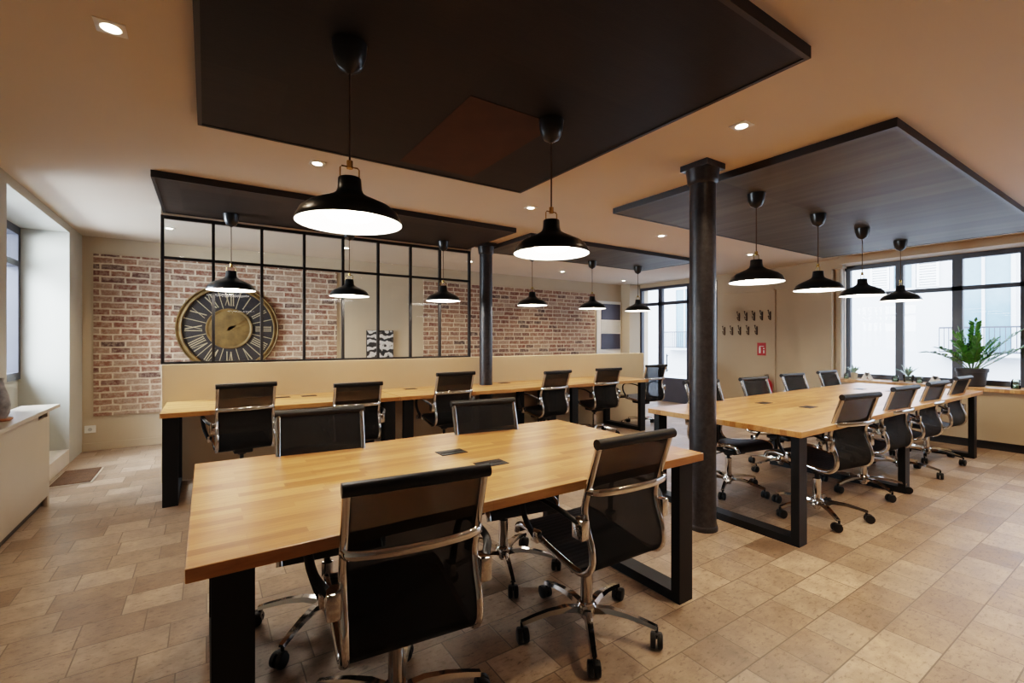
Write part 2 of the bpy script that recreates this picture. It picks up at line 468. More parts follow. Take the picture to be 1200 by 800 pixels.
# ------------------------------------------------------------------ ceiling panels
def cpanel(x0, x1, y0, y1, label, mat=None):
    cx, cy = (x0+x1)/2, (y0+y1)/2
    t = thing('acoustic_panel', label, 'ceiling panel', (cx, cy, 2.45), group=None)
    hx, hy = (x1-x0)/2, (y1-y0)/2
    MB().box((-hx+.02, -hy+.02, .004), (hx-.02, hy-.02, .05)).build('felt_board', mat or M['panel'], t)
    m = MB()
    for a, b in (((-hx,-hy,0),(hx,-hy+.02,.05)),((-hx,hy-.02,0),(hx,hy,.05)),((-hx,-hy+.02,0),(-hx+.02,hy-.02,.05)),((hx-.02,-hy+.02,0),(hx,hy-.02,.05))): m.box(a, b)
    m.build('edge_frame', M['ptrim'], t)
    return t
cpanel(-.04, 2.065, .9, 3.0, 'dark square ceiling panel above the front table, nearest the camera', panel_mat(.34, (1,.88,.8)))  # shaded copy of the felt, colour lowered away from the windows
cpanel(-.33, 2.79, 4.13, 5.25, 'dark ceiling panel over the left end of the long back desk', panel_mat(.85, (1,.86,.76)))
cpanel(3.05, 6.14, 4.22, 5.29, 'dark ceiling panel, lightened with painted-in window light, over the right end of the long back desk', panel_mat(3.4, (.82,1,1.02), 90))  # same felt as the left panels, colour raised to show window light
cpanel(3.11, 7.29, .93, 3.02, 'large dark ceiling panel, lightened with painted-in window light, above the right table', panel_mat(3.0, (.86,1,.92), 90))  # window sheen painted into the same felt by a lighter colour
# inlaid module with a brown tint on the front panel
pf = [o for o in bpy.data.objects if o.name.startswith('acoustic_panel')][0]
MB().box((.03, -.02, .0015), (.56, .94, .006)).build('brown_module', plain('brown felt', (.060, .032, .017), .75, var=.1, spec=.2), pf)

# ------------------------------------------------------------------ tables
def table(x0, x1, y0, y1, label, legs, hatches, zt=.73, th=.038, name='meeting_table'):
    t = thing(name, label, 'table', ((x0+x1)/2, (y0+y1)/2, 0))
    hx, hy = (x1-x0)/2, (y1-y0)/2
    ox, oy = (x0+x1)/2, (y0+y1)/2
    if th: MB().box((-hx, -hy, zt-th), (hx, hy, zt), .003).build('tabletop', M['wood'], t)
    for lx in legs:
        a = lx-ox; b = .05; w = .1
        m = MB()
        m.box((a, -hy+.03, 0), (a+w, -hy+.03+b, zt-th)); m.box((a, hy-.03-b, 0), (a+w, hy-.03, zt-th))
        m.box((a, -hy+.03+b, 0), (a+w, hy-.03-b, b)); m.box((a, -hy+.03+b, zt-th-.006), (a+w, hy-.03-b, zt-th))
        m.build('leg', M['blackmetal'], t)
    for (px, py) in hatches:
        m = MB(); m.box((px-ox-.07, py-oy-.045, zt), (px-ox+.07, py-oy+.045, zt+.003), .001)
        h = m.build('socket_hatch', M['plastic'], t)
        MB().box((px-ox-.06, py-oy-.004, zt+.003), (px-ox+.06, py-oy+.002, zt+.0045)).build('brush_strip', M['blackmetal'], h)
    return t
table(-.045, 2.08, 1.40, 2.56, 'large oak topped table with black frame legs in the foreground', [0.01, 1.93], [(1.03, 2.11), (1.09, 1.82)])
table(3.04, 4.948, 1.38, 2.56, 'near half of the right oak table, beside the iron column', [3.08, 4.898], [(4.16, 2.20), (4.22, 1.86)])
table(4.952, 7.15, 1.38, 2.56, 'far half of the right oak table, next to the plant window', [6.96], [(6.23, 2.20), (6.28, 1.92)])
table(-.30, 1.60, 4.42, YW-.002, 'left third of the long oak desk, in front of the clock', [-.285, 1.46], [(.62, 5.02), (.86, 5.0)], name='wall_desk')
table(1.605, 3.64, 4.42, YW-.002, 'middle third of the long oak desk, pierced by the iron column', [1.65, 3.5], [(1.95, 5.06), (3.24, 5.08)], name='wall_desk')
table(3.645, 5.27, 4.42, YW-.002, 'right third of the long oak desk, under the plain end of the low wall', [3.86, 5.13], [], name='wall_desk')

# ------------------------------------------------------------------ office chair
def make_chair():
    t = thing('office_chair', '', 'chair')
    prof = catmull([(0,-.295,.905),(0,-.260,.80),(0,-.228,.70),(0,-.213,.64),(0,-.224,.575),(0,-.252,.50),(0,-.252,.43),(0,-.205,.388),(0,-.13,.385),(0,0,.405),(0,.12,.428),(0,.20,.435),(0,.25,.422),(0,.268,.39)], 5)
    k = 7*5+2
    def sheet(pp, name, mat, w=.190, th=.008):
        m = MB(); m.ring_sweep(pp, [(-w,-th/2),(w,-th/2),(w,th/2),(-w,th/2)], side=(1,0,0)); return m.build(name, mat, t, auto=50)
    sheet(prof[:k+1], 'backrest', M['net']); sheet(prof[k:], 'seat', M['seat'], th=.02)
    for s in (-1, 1):
        m = MB(); m.ring_sweep([p + Vector((s*.199, 0, 0)) for p in prof], [(.0135*cos(2*pi*q/12), .0145*sin(2*pi*q/12)) for q in range(12)], side=(1,0,0))
        m.build('side_rail', M['chrome'], t, auto=50)
    m = MB(); m.tube([(-.214,-.297,.905),(-.2,-.297,.905),(.2,-.297,.905),(.214,-.297,.905)], .020, 14); m.build('top_roll', M['plastic'], t, auto=50)
    # bowed brace behind the back
    pp = catmull([(-.206,-.236,.715),(-.188,-.278,.718),(-.10,-.306,.72),(0,-.312,.72),(.10,-.306,.72),(.188,-.278,.718),(.206,-.236,.715)], 4)
    MB().ring_sweep(pp, [(.0145*cos(2*pi*q/12), .0065*sin(2*pi*q/12)) for q in range(12)], side=(0,0,1)).build('back_brace', M['chrome'], t, auto=50)
    # arms
    for s in (-1, 1):
        pp = catmull([(s*.216,-.225,.585),(s*.244,-.205,.605),(s*.272,-.15,.632),(s*.277,-.03,.642),(s*.276,.06,.630),(s*.270,.11,.590),(s*.258,.115,.52),(s*.236,.09,.455),(s*.218,.075,.425)], 4)
        a = MB().ring_sweep(pp, [(.014*cos(2*pi*q/10), .008*sin(2*pi*q/10)) for q in range(10)], side=(s,0,0)).build('armrest', M['plastic'], t, auto=50)
        MB().box((min(s*.208,s*.246),-.25,.535),(max(s*.208,s*.246),-.188,.612),.006).build('bracket', M['chrome'], a, auto=40)
        MB().box((min(s*.208,s*.24),.05,.415),(max(s*.208,s*.24),.10,.465),.006).build('bracket', M['chrome'], a, auto=40)
    # under-seat mechanism
    m = MB(); m.box((-.07,-.11,.325),(.07,.12,.372),.012); m.tube([(.06,.03,.35),(.16,.05,.345),(.24,.05,.34)], .005, 8); m.box((.22,.035,.334),(.265,.065,.346),.003)
    m.lathe([(.03,.30),(.045,.325)], seg=20, cap=True)
    m.build('tilt_mechanism', M['plastic'], t, auto=40)
    m = MB()
    for y, z in ((-.14,.372),(.13,.405)): m.tube([(-.2,y,z),(-.06,y*.7,.362),(.06,y*.7,.362),(.2,y,z)], .010, 8)
    m.build('seat_bar', M['chrome'], t, auto=50)
    MB().lathe([(.0145,.20),(.0145,.335)], seg=18).build('piston', M['plastic'], t, auto=40)
    MB().lathe([(.018,.05),(.026,.06),(.027,.12),(.0265,.275),(.016,.28)], seg=24, cap=True).build('gas_lift', M['chrome'], t, auto=40)
    m = MB().lathe([(.030,.075),(.043,.08),(.044,.118),(.034,.13)], seg=24, cap=True)
    a0 = .35
    for k5 in range(5):
        a = a0 + 2*pi*k5/5
        pts = [(r*cos(a), r*sin(a), z) for r, z in ((.03,.100),(.10,.112),(.18,.106),(.25,.092),(.302,.078))]
        n = len(pts)
        m.ring_sweep(pts, [(-.021,-.011),(.021,-.011),(.014,.011),(-.014,.011)], side=(-sin(a), cos(a), 0), scale=[1.1,.95,.8,.72,.66])
    b = m.build('star_base', M['chrome'], t, auto=50)
    cm = None
    for k5 in range(5):
        a = a0 + 2*pi*k5/5
        if cm is None:
            m = MB()
            for sx in (-1, 1):
                q = MB(); 
                m2 = m
                pr = [(.022,.0115),(.029,.009),(.0305,0),(.029,-.009),(.022,-.0115)]
                # wheel along local x
                seg = 18; rings = []
                for r, xx in pr: rings.append([m.bm.verts.new((sx*.0145+xx, -.012+r*cos(2*pi*j/seg), .0305+r*sin(2*pi*j/seg))) for j in range(seg)])
                for i in range(4):
                    for j in range(seg): m.bm.faces.new([rings[i][j], rings[i][(j+1)%seg], rings[i+1][(j+1)%seg], rings[i+1][j]])
                m.bm.faces.new(rings[0][::-1]); m.bm.faces.new(rings[-1]); q.bm.free()
            m.tube([(0,.004,.03),(0,.004,.078)], .007, 10)
            m.box((-.024,-.022,.040),(.024,.012,.058),.006)
            c = m.build('caster', M['plastic'], b, auto=40); cm = c.data
        else:
            c = bpy.data.objects.new('caster', cm); C.objects.link(c); c.parent = b
        c.location = (.30*cos(a), .30*sin(a), 0); c.rotation_euler = (0,0, a*2.3+1)
    return t
chair0 = make_chair(); cache(chair0)
upper = {'backrest','seat','side_rail','top_roll','back_brace','armrest','tilt_mechanism','seat_bar'}
first = [True]
def chair(bx, by, rot, lift, label, base_rot, group):
    if first[0]: c = chair0; first[0] = False; pend.append(None)
    else: c = copy_tree(chair0)
    c.location = (bx, by, 0); c.rotation_euler = (0, 0, R(rot)); c['label'] = label; c['group'] = group
    placed.append((c, lift, base_rot))
placed = []; pend = []
G1, G2, G3 = 'office chairs at the front table', 'office chairs along the long back desk', 'office chairs at the right table'
chair(.54, 1.535, -6, -.004, 'black mesh office chair closest to the camera at the front edge of the foreground table', -25, G1)
chair(1.42, 1.54, -1, .005, 'black mesh office chair at the right front edge of the foreground table', 70, G1)
chair(.465, 2.25, 174, .02, 'black office chair on the far side of the foreground table, nearer its left end', 30, G1)
chair(1.41, 2.22, 172, .0, 'black office chair on the far side of the foreground table, nearer its right end', 55, G1)
chair(.25, 4.53, 4, .03, 'office chair at the left end of the long desk, below the clock', 20, G2)
chair(1.15, 4.51, -2, -.01, 'office chair second from the left along the long desk', 50, G2)
chair(2.12, 4.52, -1, .045, 'office chair at the long desk just left of the rear iron column', 10, G2)
chair(3.42, 4.52, 5, .01, 'office chair at the long desk just right of the rear iron column', 35, G2)
chair(4.44, 4.66, -4, .0, 'office chair by the right end of the long desk, with pale wall behind it', 5, G2)
chair(5.47, 4.73, -3, .01, 'office chair standing past the right end of the long desk, before the glazed door', 64, G2)
chair(3.76, 1.60, -9, .01, 'office chair on the near side of the right table, first from the iron column', 0, G3)
chair(4.74, 1.65, -5, .0, 'office chair on the near side of the right table, second from the iron column', 5, G3)
chair(5.66, 1.68, -4, -.01, 'office chair on the near side of the right table, third from the iron column', 45, G3)
chair(6.55, 1.70, -3, -.005, 'office chair on the near side of the right table, closest to the big potted plant', 30, G3)
chair(3.77, 2.30, 171, .0, 'office chair on the far side of the right table, half hidden behind the iron column', 12, G3)
chair(4.78, 2.36, 174, -.02, 'office chair on the far side of the right table, in front of the red extinguisher', 40, G3)
chair(5.65, 2.38, 174, -.02, 'office chair on the far side of the right table, third from the iron column', 18, G3)
chair(6.54, 2.38, 176, -.02, 'office chair on the far side of the right table, closest to the window', 50, G3)
for c, lift, br in placed:
    for k in kids(c):
        n = k.name.split('.')[0]
        if n in upper: k.location.z += lift
        elif n == 'star_base': k.rotation_euler.z = R(br)

# ------------------------------------------------------------------ pendants
def make_pendant():
    t = thing('pendant_lamp', '', 'lamp')
    z0 = 1.75
    outer = [(.198,0),(.199,.006),(.192,.022),(.180,.045),(.155,.066),(.115,.085),(.075,.103),(.052,.118),(.046,.135),(.043,.175),(.040,.178),(.0,.180)]
    sh = MB().lathe([(r, z+z0) for r, z in outer], seg=56).build('shade', M['shade'], t, auto=45)
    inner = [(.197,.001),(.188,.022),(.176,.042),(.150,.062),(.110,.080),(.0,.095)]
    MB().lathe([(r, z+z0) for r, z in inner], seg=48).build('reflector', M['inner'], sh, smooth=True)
    MB().lathe([(.0,.012),(.05,.014),(.085,.020),(.10,.032),(.085,.046),(.03,.060),(.0,.062)][::-1] and [(.001,z0+.012),(.05,z0+.014),(.085,z0+.022),(.095,z0+.036),(.07,z0+.055),(.02,z0+.07)], seg=28).build('bulb', M['bulb'], t, smooth=True)
    m = MB()
    for s in (-1, 1): m.tube([(s*.036,0,z0+.16),(s*.036,0,z0+.215),(s*.030,0,z0+.222),(0,0,z0+.222)], .003, 8)
    m.lathe([(.012,z0+.215),(.012,z0+.245)], seg=14, cap=True)
    m.build('brass_stirrup', M['brass'], t, auto=50)
    MB().tube([(0,0,z0+.24),(0,0,2.36)], .004, 8).build('cord', M['cord'], t, auto=50)
    MB().lathe([(.010,2.335),(.016,2.34),(.042,2.355),(.052,2.375),(.060,2.40),(.066,2.449)], seg=32, cap=True).build('canopy', M['shade'], t, auto=45)
    return t
pn0 = make_pendant(); cache(pn0)
PL = [(.466,1.851,'pendant lamp over the left half of the front table, the largest in view','pendants over the front table'),
 (1.517,1.916,'pendant lamp over the right half of the front table','pendants over the front table'),
 (.19,4.98,'pendant lamp hanging in front of the wall clock','pendants over the long desk'),
 (1.25,4.98,'pendant lamp before the glass partition, seen just left of the black and white print','pendants over the long desk'),
 (2.325,4.98,'pendant lamp before the right end of the glass partition','pendants over the long desk'),
 (3.62,4.98,'pendant lamp just right of the rear iron column, against the brick wall','pendants over the long desk'),
 (4.74,5.02,'pendant lamp against the right end of the brick wall, beside the dark wall panels','pendants over the long desk'),
 (5.726,5.02,'pendant lamp at the far right of the long desk, before the glazed door','pendants over the long desk'),
 (3.63,1.98,'pendant lamp over the right table, nearest the iron column, by the coat hooks','pendants over the right table'),
 (4.70,1.99,'pendant lamp over the right table, second from the iron column','pendants over the right table'),
 (5.68,1.99,'pendant lamp over the right table, third from the iron column','pendants over the right table'),
 (6.79,2.0,'pendant lamp over the right table, deepest toward the window','pendants over the right table')]
for i, (x, y, lab, g) in enumerate(PL):
    o = pn0 if i == 0 else copy_tree(pn0)
    o.location = (x, y, 0); o['label'] = lab; o['group'] = g

# ------------------------------------------------------------------ recessed spots
def make_spot():
    t = thing('recessed_spotlight', '', 'spotlight')
    MB().lathe([(.030,-.004),(.034,-.006),(.036,-.002)], seg=28).box((-.048,-.048,-.0045),(.048,.048,0),.001).build('trim_ring', M['white'], t, auto=40)
    MB().lathe([(.001,-.006),(.030,-.006)], seg=28).build('lens', M['lens'], t)
    return t
sp0 = make_spot(); cache(sp0)
SP = [(-.307,2.333,'recessed ceiling spotlight at the top left, nearest the camera'),
 (.63,3.354,'recessed spotlight between the front ceiling panel and the panel above the clock'),
 (2.463,3.411,'recessed spotlight just past the far corner of the front ceiling panel'),
 (2.506,1.45,'recessed spotlight above the front iron column, between two ceiling panels'),
 (4.393,3.503,'recessed spotlight left of the front iron column, midway across the ceiling'),
 (6.413,3.586,'recessed spotlight right of the front iron column, near the coat hook wall'),
 (-.335,6.20,'recessed spotlight behind the top left pane of the glass partition'),
 (1.528,6.25,'recessed spotlight behind the middle of the glass partition'),
 (3.383,6.28,'recessed spotlight just right of the glass partition, before the brick wall'),
 (5.255,6.32,'recessed spotlight over the right brick wall'),
 (7.1,6.6,'recessed spotlight in the far corner above the dark wall panels')]
for i, (x, y, lab) in enumerate(SP):
    o = sp0 if i == 0 else copy_tree(sp0)
    o.location = (x, y, ZC); o['label'] = lab; o['group'] = 'recessed ceiling spotlights'

# ------------------------------------------------------------------ clock
ck = thing('wall_clock', 'oversized round clock with black dial, roman numerals and gold centre on the brick wall', 'clock', (.255, YB-.03, 1.44))
rot = Matrix.Rotation(R(90), 4, 'X')      # local xy -> xz plane facing -Y
def ringm(prof, seg=72): return MB().lathe(prof, seg=seg).xf(rot)
ringm([(.515,0),(.515,.035),(.525,.05),(.54,.045),(.545,.03),(.56,.03),(.572,.045),(.585,.03),(.585,0)]).build('rim', M['gold'], ck, auto=45)
ringm([(.001,.002),(.52,.002),(.52,.014),(.001,.014)]).build('dial', M['clockface'], ck)
ringm([(.001,.030),(.20,.030),(.235,.026),(.245,.034),(.262,.034),(.268,.014)]).build('centre_disc', M['gold'], ck, auto=40)
m = MB()
for k in range(12):
    a = pi/2 - 2*pi*(k+.5)/12
    d = Vector((cos(a), sin(a), 0)); n = Vector((-sin(a), cos(a), 0))
    def rad(r0, r1, off, w, mm=m, d=d, n=n):
        p = [d*r0+n*(off-w/2), d*r0+n*(off+w/2), d*r1+n*(off+w/2), d*r1+n*(off-w/2)]
        vs = [mm.bm.verts.new((q.x, q.y, .018)) for q in p]; mm.bm.faces.new(vs)
    rad(.27, .515, 0, .008)
m.xf(rot); m.build('dial_divider', M['goldp'], ck)
ROM = ['XII','I','II','III','IIII','V','VI','VII','VIII','IX','X','XI']
for k, s in enumerate(ROM):
    a = pi/2 - 2*pi*k/12
    d = Vector((cos(a), sin(a), 0)); n = Vector((sin(a), -cos(a), 0))   # n: reading direction (clockwise)
    m = MB(); ws = {'I': .026, 'V': .06, 'X': .06}; tot = sum(ws[c] for c in s)
    x = -tot/2; r0, r1 = .305, .485
    def stroke(xa, ra, xb, rb, w=.009):
        p0 = d*ra+n*xa; p1 = d*rb+n*xb; t = (p1-p0).normalized(); q = Vector((-t.y, t.x, 0))*w/2
        vs = [m.bm.verts.new((v.x, v.y, .018)) for v in (p0-q, p0+q, p1+q, p1-q)]; m.bm.faces.new(vs)
    for c in s:
        w = ws[c]; h = w/2
        if c == 'I': stroke(x+h, r0, x+h, r1, .010); stroke(x+h-.009, r0, x+h+.009, r0, .006); stroke(x+h-.009, r1, x+h+.009, r1, .006)
        if c == 'V': stroke(x+.008, r1, x+h, r0, .012); stroke(x+w-.008, r1, x+h, r0, .006)
        if c == 'X': stroke(x+.008, r1, x+w-.008, r0, .012); stroke(x+w-.008, r1, x+.008, r0, .006)
        x += w
    m.xf(rot); m.build('numeral', M['goldp'], ck)
m = MB()
def hand(a, L, w):
    d = Vector((cos(a), sin(a), 0)); q = Vector((-sin(a), cos(a), 0))
    vs = [m.bm.verts.new((v.x, v.y, .040)) for v in (-d*.05, q*w, d*L, -q*w)]; m.bm.faces.new(vs)
hand(R(38), .30, .022); hand(R(20), .2, .03)
m.xf(rot); m.build('hand', M['gold'], ck)

# framed print behind the glass
pr = thing('framed_print', 'small framed black and white print on the beige wall behind the glass partition', 'picture', (2.27, YB-.02, 1.20))
MB().box((-.21,-.012,-.24),(.21,.018,.24)).build('frame', M['gframe'], pr)
MB().box((-.205,-.016,-.235),(.205,-.011,.235)).build('print_sheet', M['print'], pr)
# white board with dark panels
wp = thing('panel_board', 'tall white board with two dark navy squares on the back wall beside the glazed door', 'wall panel', (7.27, YB-.02, 0))
MB().box((-.36,-.008,.62),(.36,.018,2.12)).build('backing', M['whitewall'], wp)
for z0, z1 in ((1.72,2.06),(1.09,1.42)): MB().box((-.24,-.02,z0),(.33,-.008,z1)).build('navy_square', M['navy'], wp)
MB().box((-.24,-.014,1.44),(.33,-.008,1.70)).build('grey_square', plain('light grey sheet', (.50,.50,.48), .5), wp)

# wall socket, door mat
ws_ = thing('wall_socket', 'white wall socket above the skirting, below the left end of the brick', 'socket', (-1.135, YB, .25))
MB().box((-.045,-.012,-.04),(.055,0,.045),.004).build('plate', M['white'], ws_)
for x in (.005,): MB().lathe([(.001,0),(.018,0),(.020,.003)], seg=20).xf(rot).xf(Matrix.Translation((x,-.013,0))).build('outlet', plain('socket grey', (.45,.44,.42), .5), ws_)
dm = thing('door_mat', 'brown coir door mat on the floor by the left recess', 'mat', (-1.0, 5.88, 0))
MB().box((-.15,-.28,0),(.12,.28,.016),.004).build('coir_pile', M['coir'], dm)
MB().box((-.165,-.295,0),(.135,.295,.008),.002).build('border', plain('dark mat edging', (.42,.34,.26), .8), dm)

# ------------------------------------------------------------------ radiator cabinet and its ornament
cb = thing('radiator_cabinet', 'cream radiator cabinet with overhanging top at the left edge of the room', 'cabinet', (-1.13, 4.0, 0))
x0, x1, y0, y1, H = -.055, .10, -1.5, 1.03, .775
m = MB(); m.box((x1-.02, y0+.06, .085), (x1, y1-.05, .70)); m.box((x1-.02, y0, 0), (x1, y0+.06, .76)); m.box((x1-.02, y1-.05, 0), (x1, y1, .76)); m.box((x1-.02,y0+.06,.745),(x1,y1-.05,.76))
m.box((x1-.02,y0+.5,.70),(x1,y1-.28,.745))
m.build('front_panel', M['cab'], cb)
MB().box((x0, y1-.02, 0), (x1-.02, y1, .76)).box((x0, y0, 0), (x1-.02, y0+.02, .76)).build('side_panel', M['cab'], cb)
MB().box((x0-.01, y0, .76), (x1+.055, y1+.04, .785), .003).build('top', M['cab'], cb)
MB().box((x0+.01, y0+.1, .02), (x1-.03, y1-.06, .74)).build('radiator', M['ptrim'], cb)  # black block stands in for the radiator and the shade in the gap below
orn = thing('stone_vase', 'grey mottled stone vase on a terracotta dish at the left edge of the picture', 'vase', (-1.09, 4.20, .785))
MB().lathe([(.001,0),(.05,.0),(.062,.008),(.064,.018),(.058,.018),(.001,.012)], seg=32).build('dish', M['terra'], orn, auto=40)
MB().lathe([(.001,.014),(.035,.015),(.05,.05),(.054,.10),(.045,.16),(.03,.21),(.022,.25),(.026,.27),(.018,.27),(.014,.25)], seg=32).build('body', M['grey'], orn, auto=50)

# ------------------------------------------------------------------ coat hooks, sign, extinguisher
def make_hook():
    t = thing('coat_hook', '', 'hook')
    MB().box((-.006,-.014,-.075),(0,.014,.075),.003).build('back_plate', M['hook'], t)
    m = MB(); m.tube(catmull([(-.004,0,-.03),(-.03,0,-.055),(-.055,0,-.045),(-.062,0,-.015)],4), .006, 8); m.tube(catmull([(-.004,0,.02),(-.035,0,.02),(-.06,0,.05),(-.07,0,.085)],4), .006, 8)
    m.lathe([(.001,-.012),(.010,-.008),(.012,0),(.010,.008),(.001,.012)], c=(-.07,0,.088), seg=12); m.lathe([(.001,-.012),(.010,-.008),(.012,0),(.010,.008),(.001,.012)], c=(-.062,0,-.012), seg=12)
    m.build('prong', M['hook'], t, auto=60); return t
hk0 = make_hook(); cache(hk0)
nth = ['leftmost','second from left','middle','second from right','rightmost']
for i in range(10):
    o = hk0 if i == 0 else copy_tree(hk0)
    r, k = divmod(i, 5)
    y = (4.67 - k*.137) if r == 0 else (4.95 - k*.15)
    o.location = (XR, y, 1.70 if r == 0 else 1.45)
    o['label'] = 'dark bronze coat hook, %s in the %s row on the beige wall' % (nth[k], 'upper' if r == 0 else 'lower')
    o['group'] = 'coat hooks on the beige wall'
sg = thing('extinguisher_sign', 'small red fire extinguisher sign on the beige wall below the coat hooks', 'sign', (XR, 4.27, 1.13))
MB().box((-.004,-.075,-.11),(0,.075,.11)).build('plate', M['red'], sg)
m = MB(); m.box((-.0055,.015,-.07),(-.004,.045,.03)); m.box((-.0055,.022,.03),(-.004,.038,.055)); m.box((-.0055,-.04,.045),(-.004,.03,.055)); m.box((-.0055,-.05,-.07),(-.004,-.03,-.02)); m.box((-.0055,-.05,-.0),(-.004,-.03,.02))
m.build('pictogram', M['white'], sg)
fe = thing('fire_extinguisher', 'red fire extinguisher hung on the beige wall behind the right table chairs', 'extinguisher', (7.90, 4.12, .22))
MB().lathe([(.001,0),(.07,.0),(.078,.015),(.078,.32),(.06,.37),(.025,.40),(.02,.42),(.001,.42)], seg=32).build('cylinder', M['red'], fe, auto=45)
MB().lathe([(.022,.415),(.022,.45)], seg=14, cap=True).box((-.09,-.012,.45),(.02,.012,.462)).box((-.08,-.012,.475),(.02,.012,.485)).tube(catmull([(-.01,.02,.44),(-.02,.09,.40),(-.02,.10,.25),(-.02,.085,.12)],5), .010, 8).build('valve', M['plastic'], fe, auto=40)
MB().box((.05,-.03,.18),(.099,.03,.24)).build('bracket', M['blackmetal'], fe)

# ------------------------------------------------------------------ plants on the sill
def frond(p0, p1, sag, nl, ll, lw, parent, mat, stem_r=.006):
    p0, p1 = Vector(p0), Vector(p1); mid = (p0+p1)/2 + Vector((0,0,sag))
    pts = [p0*(1-t)**2 + mid*2*t*(1-t) + p1*t*t for t in [i/14 for i in range(15)]]
    st = MB().tube(pts, stem_r, 7, scale=[1-.6*i/14 for i in range(15)]).build('stem', M['stem'], parent, smooth=True)
    m = MB()
    for i in range(nl):
        f = .28 + .72*i/(nl-1); k = min(int(f*14), 13); u = f*14-k
        p = pts[k].lerp(pts[k+1], u); t = (pts[k+1]-pts[k]).normalized()
        side = t.cross(Vector((0,0,1))); side = side.normalized() if side.length > .1 else Vector((1,0,0))
        up = side.cross(t).normalized()
        for s in ((-1, 1) if i < nl-1 else (0,)):
            L = ll*(1-.35*abs(f-.6)) * random.uniform(.85,1.1)
            d = (side*s*.85 + t*.75 + up*random.uniform(.05,.35)).normalized() if s else t
            w = d.cross(up).normalized()*lw
            a = p; b1 = p+d*L*.35+w+up*.004; b2 = p+d*L*.35-w+up*.004; c1 = p+d*L*.7+w*.75; c2 = p+d*L*.7-w*.75; e = p+d*L-up*.006
            ce = p+d*L*.5-up*.006
            V = [m.bm.verts.new(q) for q in (a,b1,c1,e,c2,b2,ce)]
            for q in ((0,1,6),(1,2,6),(2,3,6),(3,4,6),(4,5,6),(5,0,6)): m.bm.faces.new([V[j] for j in q])
    lf = m.build('leaves', mat, st, smooth=True)
zs = .725
pz = thing('potted_plant', 'large glossy green plant in a charcoal pot on the window sill', 'plant', (7.84, 1.61, zs))
MB().lathe([(.001,.0),(.108,.0),(.118,.01),(.140,.175),(.150,.177),(.152,.22),(.138,.22),(.136,.19),(.001,.185)], seg=40).build('pot', M['pot'], pz, auto=35)
MB().lathe([(.001,.197),(.137,.195)], seg=24).build('soil', M['soil'], pz)
# view direction right/up : frond tips
Rt = Vector((cos(R(33.5)), -sin(R(33.5)), 0)); Fw = Vector((sin(R(33.5)), cos(R(33.5)), 0))
tips = [(-.60,.30,.0,.12,11),(-.16,.56,.05,.10,10),(.10,.72,.05,.05,12),(.0,.50,-.08,.1,9),(.24,.48,-.05,.10,10),(.52,.52,.0,-.02,13),(.36,.34,.0,.05,9),(-.26,.44,-.05,.10,9),(-.20,.28,-.1,.06,8),(.20,.28,-.12,.08,8),(.30,.42,.1,.05,9),(-.05,.60,.1,.05,10),(.40,.60,.0,.08,10),(-.42,.36,.0,.10,9),(-.02,.36,-.1,.05,8)]
for r, h, fwd, sag, nl in tips:
    # keep fronds inside the glass: pull forward component toward the room
    v = Rt*r*.98 + Fw*fwd
    if v.x > .16: v = Vector((.16, v.y - (v.x-.16)*1.05, 0))
    frond((v.x*.06, v.y*.06, .19), (v.x, v.y, .15+h*.88), sag, nl+2, .095, .017, pz, M['leaf'])
def tuft(name, label, loc, n, L, mat, pot_r, pot_h, potmat):
    t = thing(name, label, 'plant', loc)
    MB().lathe([(.001,0),(pot_r*.8,0),(pot_r,pot_h),(pot_r*.9,pot_h),(pot_r*.8,pot_h*.85),(.001,pot_h*.85)], seg=28).build('pot', potmat, t, auto=35)
    m = MB()
    for i in range(n):
        a = 2*pi*i/n*2.4; el = random.uniform(.5,1.35); l = L*random.uniform(.7,1.1)
        d = Vector((cos(a)*cos(el), sin(a)*cos(el), sin(el))); s = Vector((-sin(a), cos(a), 0))*.012
        p = Vector((0,0,pot_h*.8)); q = p+d*l*.5+Vector((0,0,.01)); e = p+d*l-Vector((0,0,.02))
        V = [m.bm.verts.new(x) for x in (p-s*.6,p+s*.6,q+s,q-s,e)]
        m.bm.faces.new([V[0],V[1],V[2],V[3]]); m.bm.faces.new([V[3],V[2],V[4]])
    m.build('foliage', mat, t); return t
tuft('small_plant', 'small pale green rosette plant in a stone pot at the left corner of the sill', (7.88, 2.86, zs), 26, .17, M['pale'], .045, .09, M['clay'])
tuft('spiky_plant', 'small spiky pale aloe in a green glass pot in the middle of the sill', (7.86, 2.23, zs), 24, .20, M['pale'], .06, .10, M['jar'])
def jar(x, y, label, r=.03, h=.075):
    t = thing('glass_jar', label, 'jar', (x, y, zs), group='glass jars on the sill')
    MB().lathe([(.001,0),(r,.0),(r,h*.8),(r*.75,h),(r*.7,h),(r*.93,h*.78),(r*.93,.005),(.001,.005)], seg=24).build('body', M['jar'], t, auto=50)
    MB().lathe([(.001,.006),(r*.9,.006),(r*.9,h*.4),(.001,h*.4)], seg=20).build('filling', M['pale'], t)
jar(7.80, 2.93, 'small glass jar left of the pale rosette plant on the sill')
jar(7.82, 2.36, 'small glass jar left of the spiky aloe on the sill', .035, .085)
jar(7.80, 2.10, 'small glass jar right of the spiky aloe on the sill', .035, .085)
jar(7.84, 1.24, 'small glass jar at the right edge of the picture on the sill', .04, .11)
def easel(x, y, label):
    t = thing('place_card', label, 'card stand', (x, y, zs), group='folded card stands on the sill')
    m = MB()
    for s in (-1, 1): m.bar([(0, s*.05, 0), (0, 0, .10)], .008, .05, (1,0,0))
    m.build('folded_card', M['white'], t)
easel(7.82, 2.68, 'white folded card stand on the sill, right of the rosette plant')
easel(7.80, 1.94, 'white folded card stand on the sill, between the aloe and the big plant')

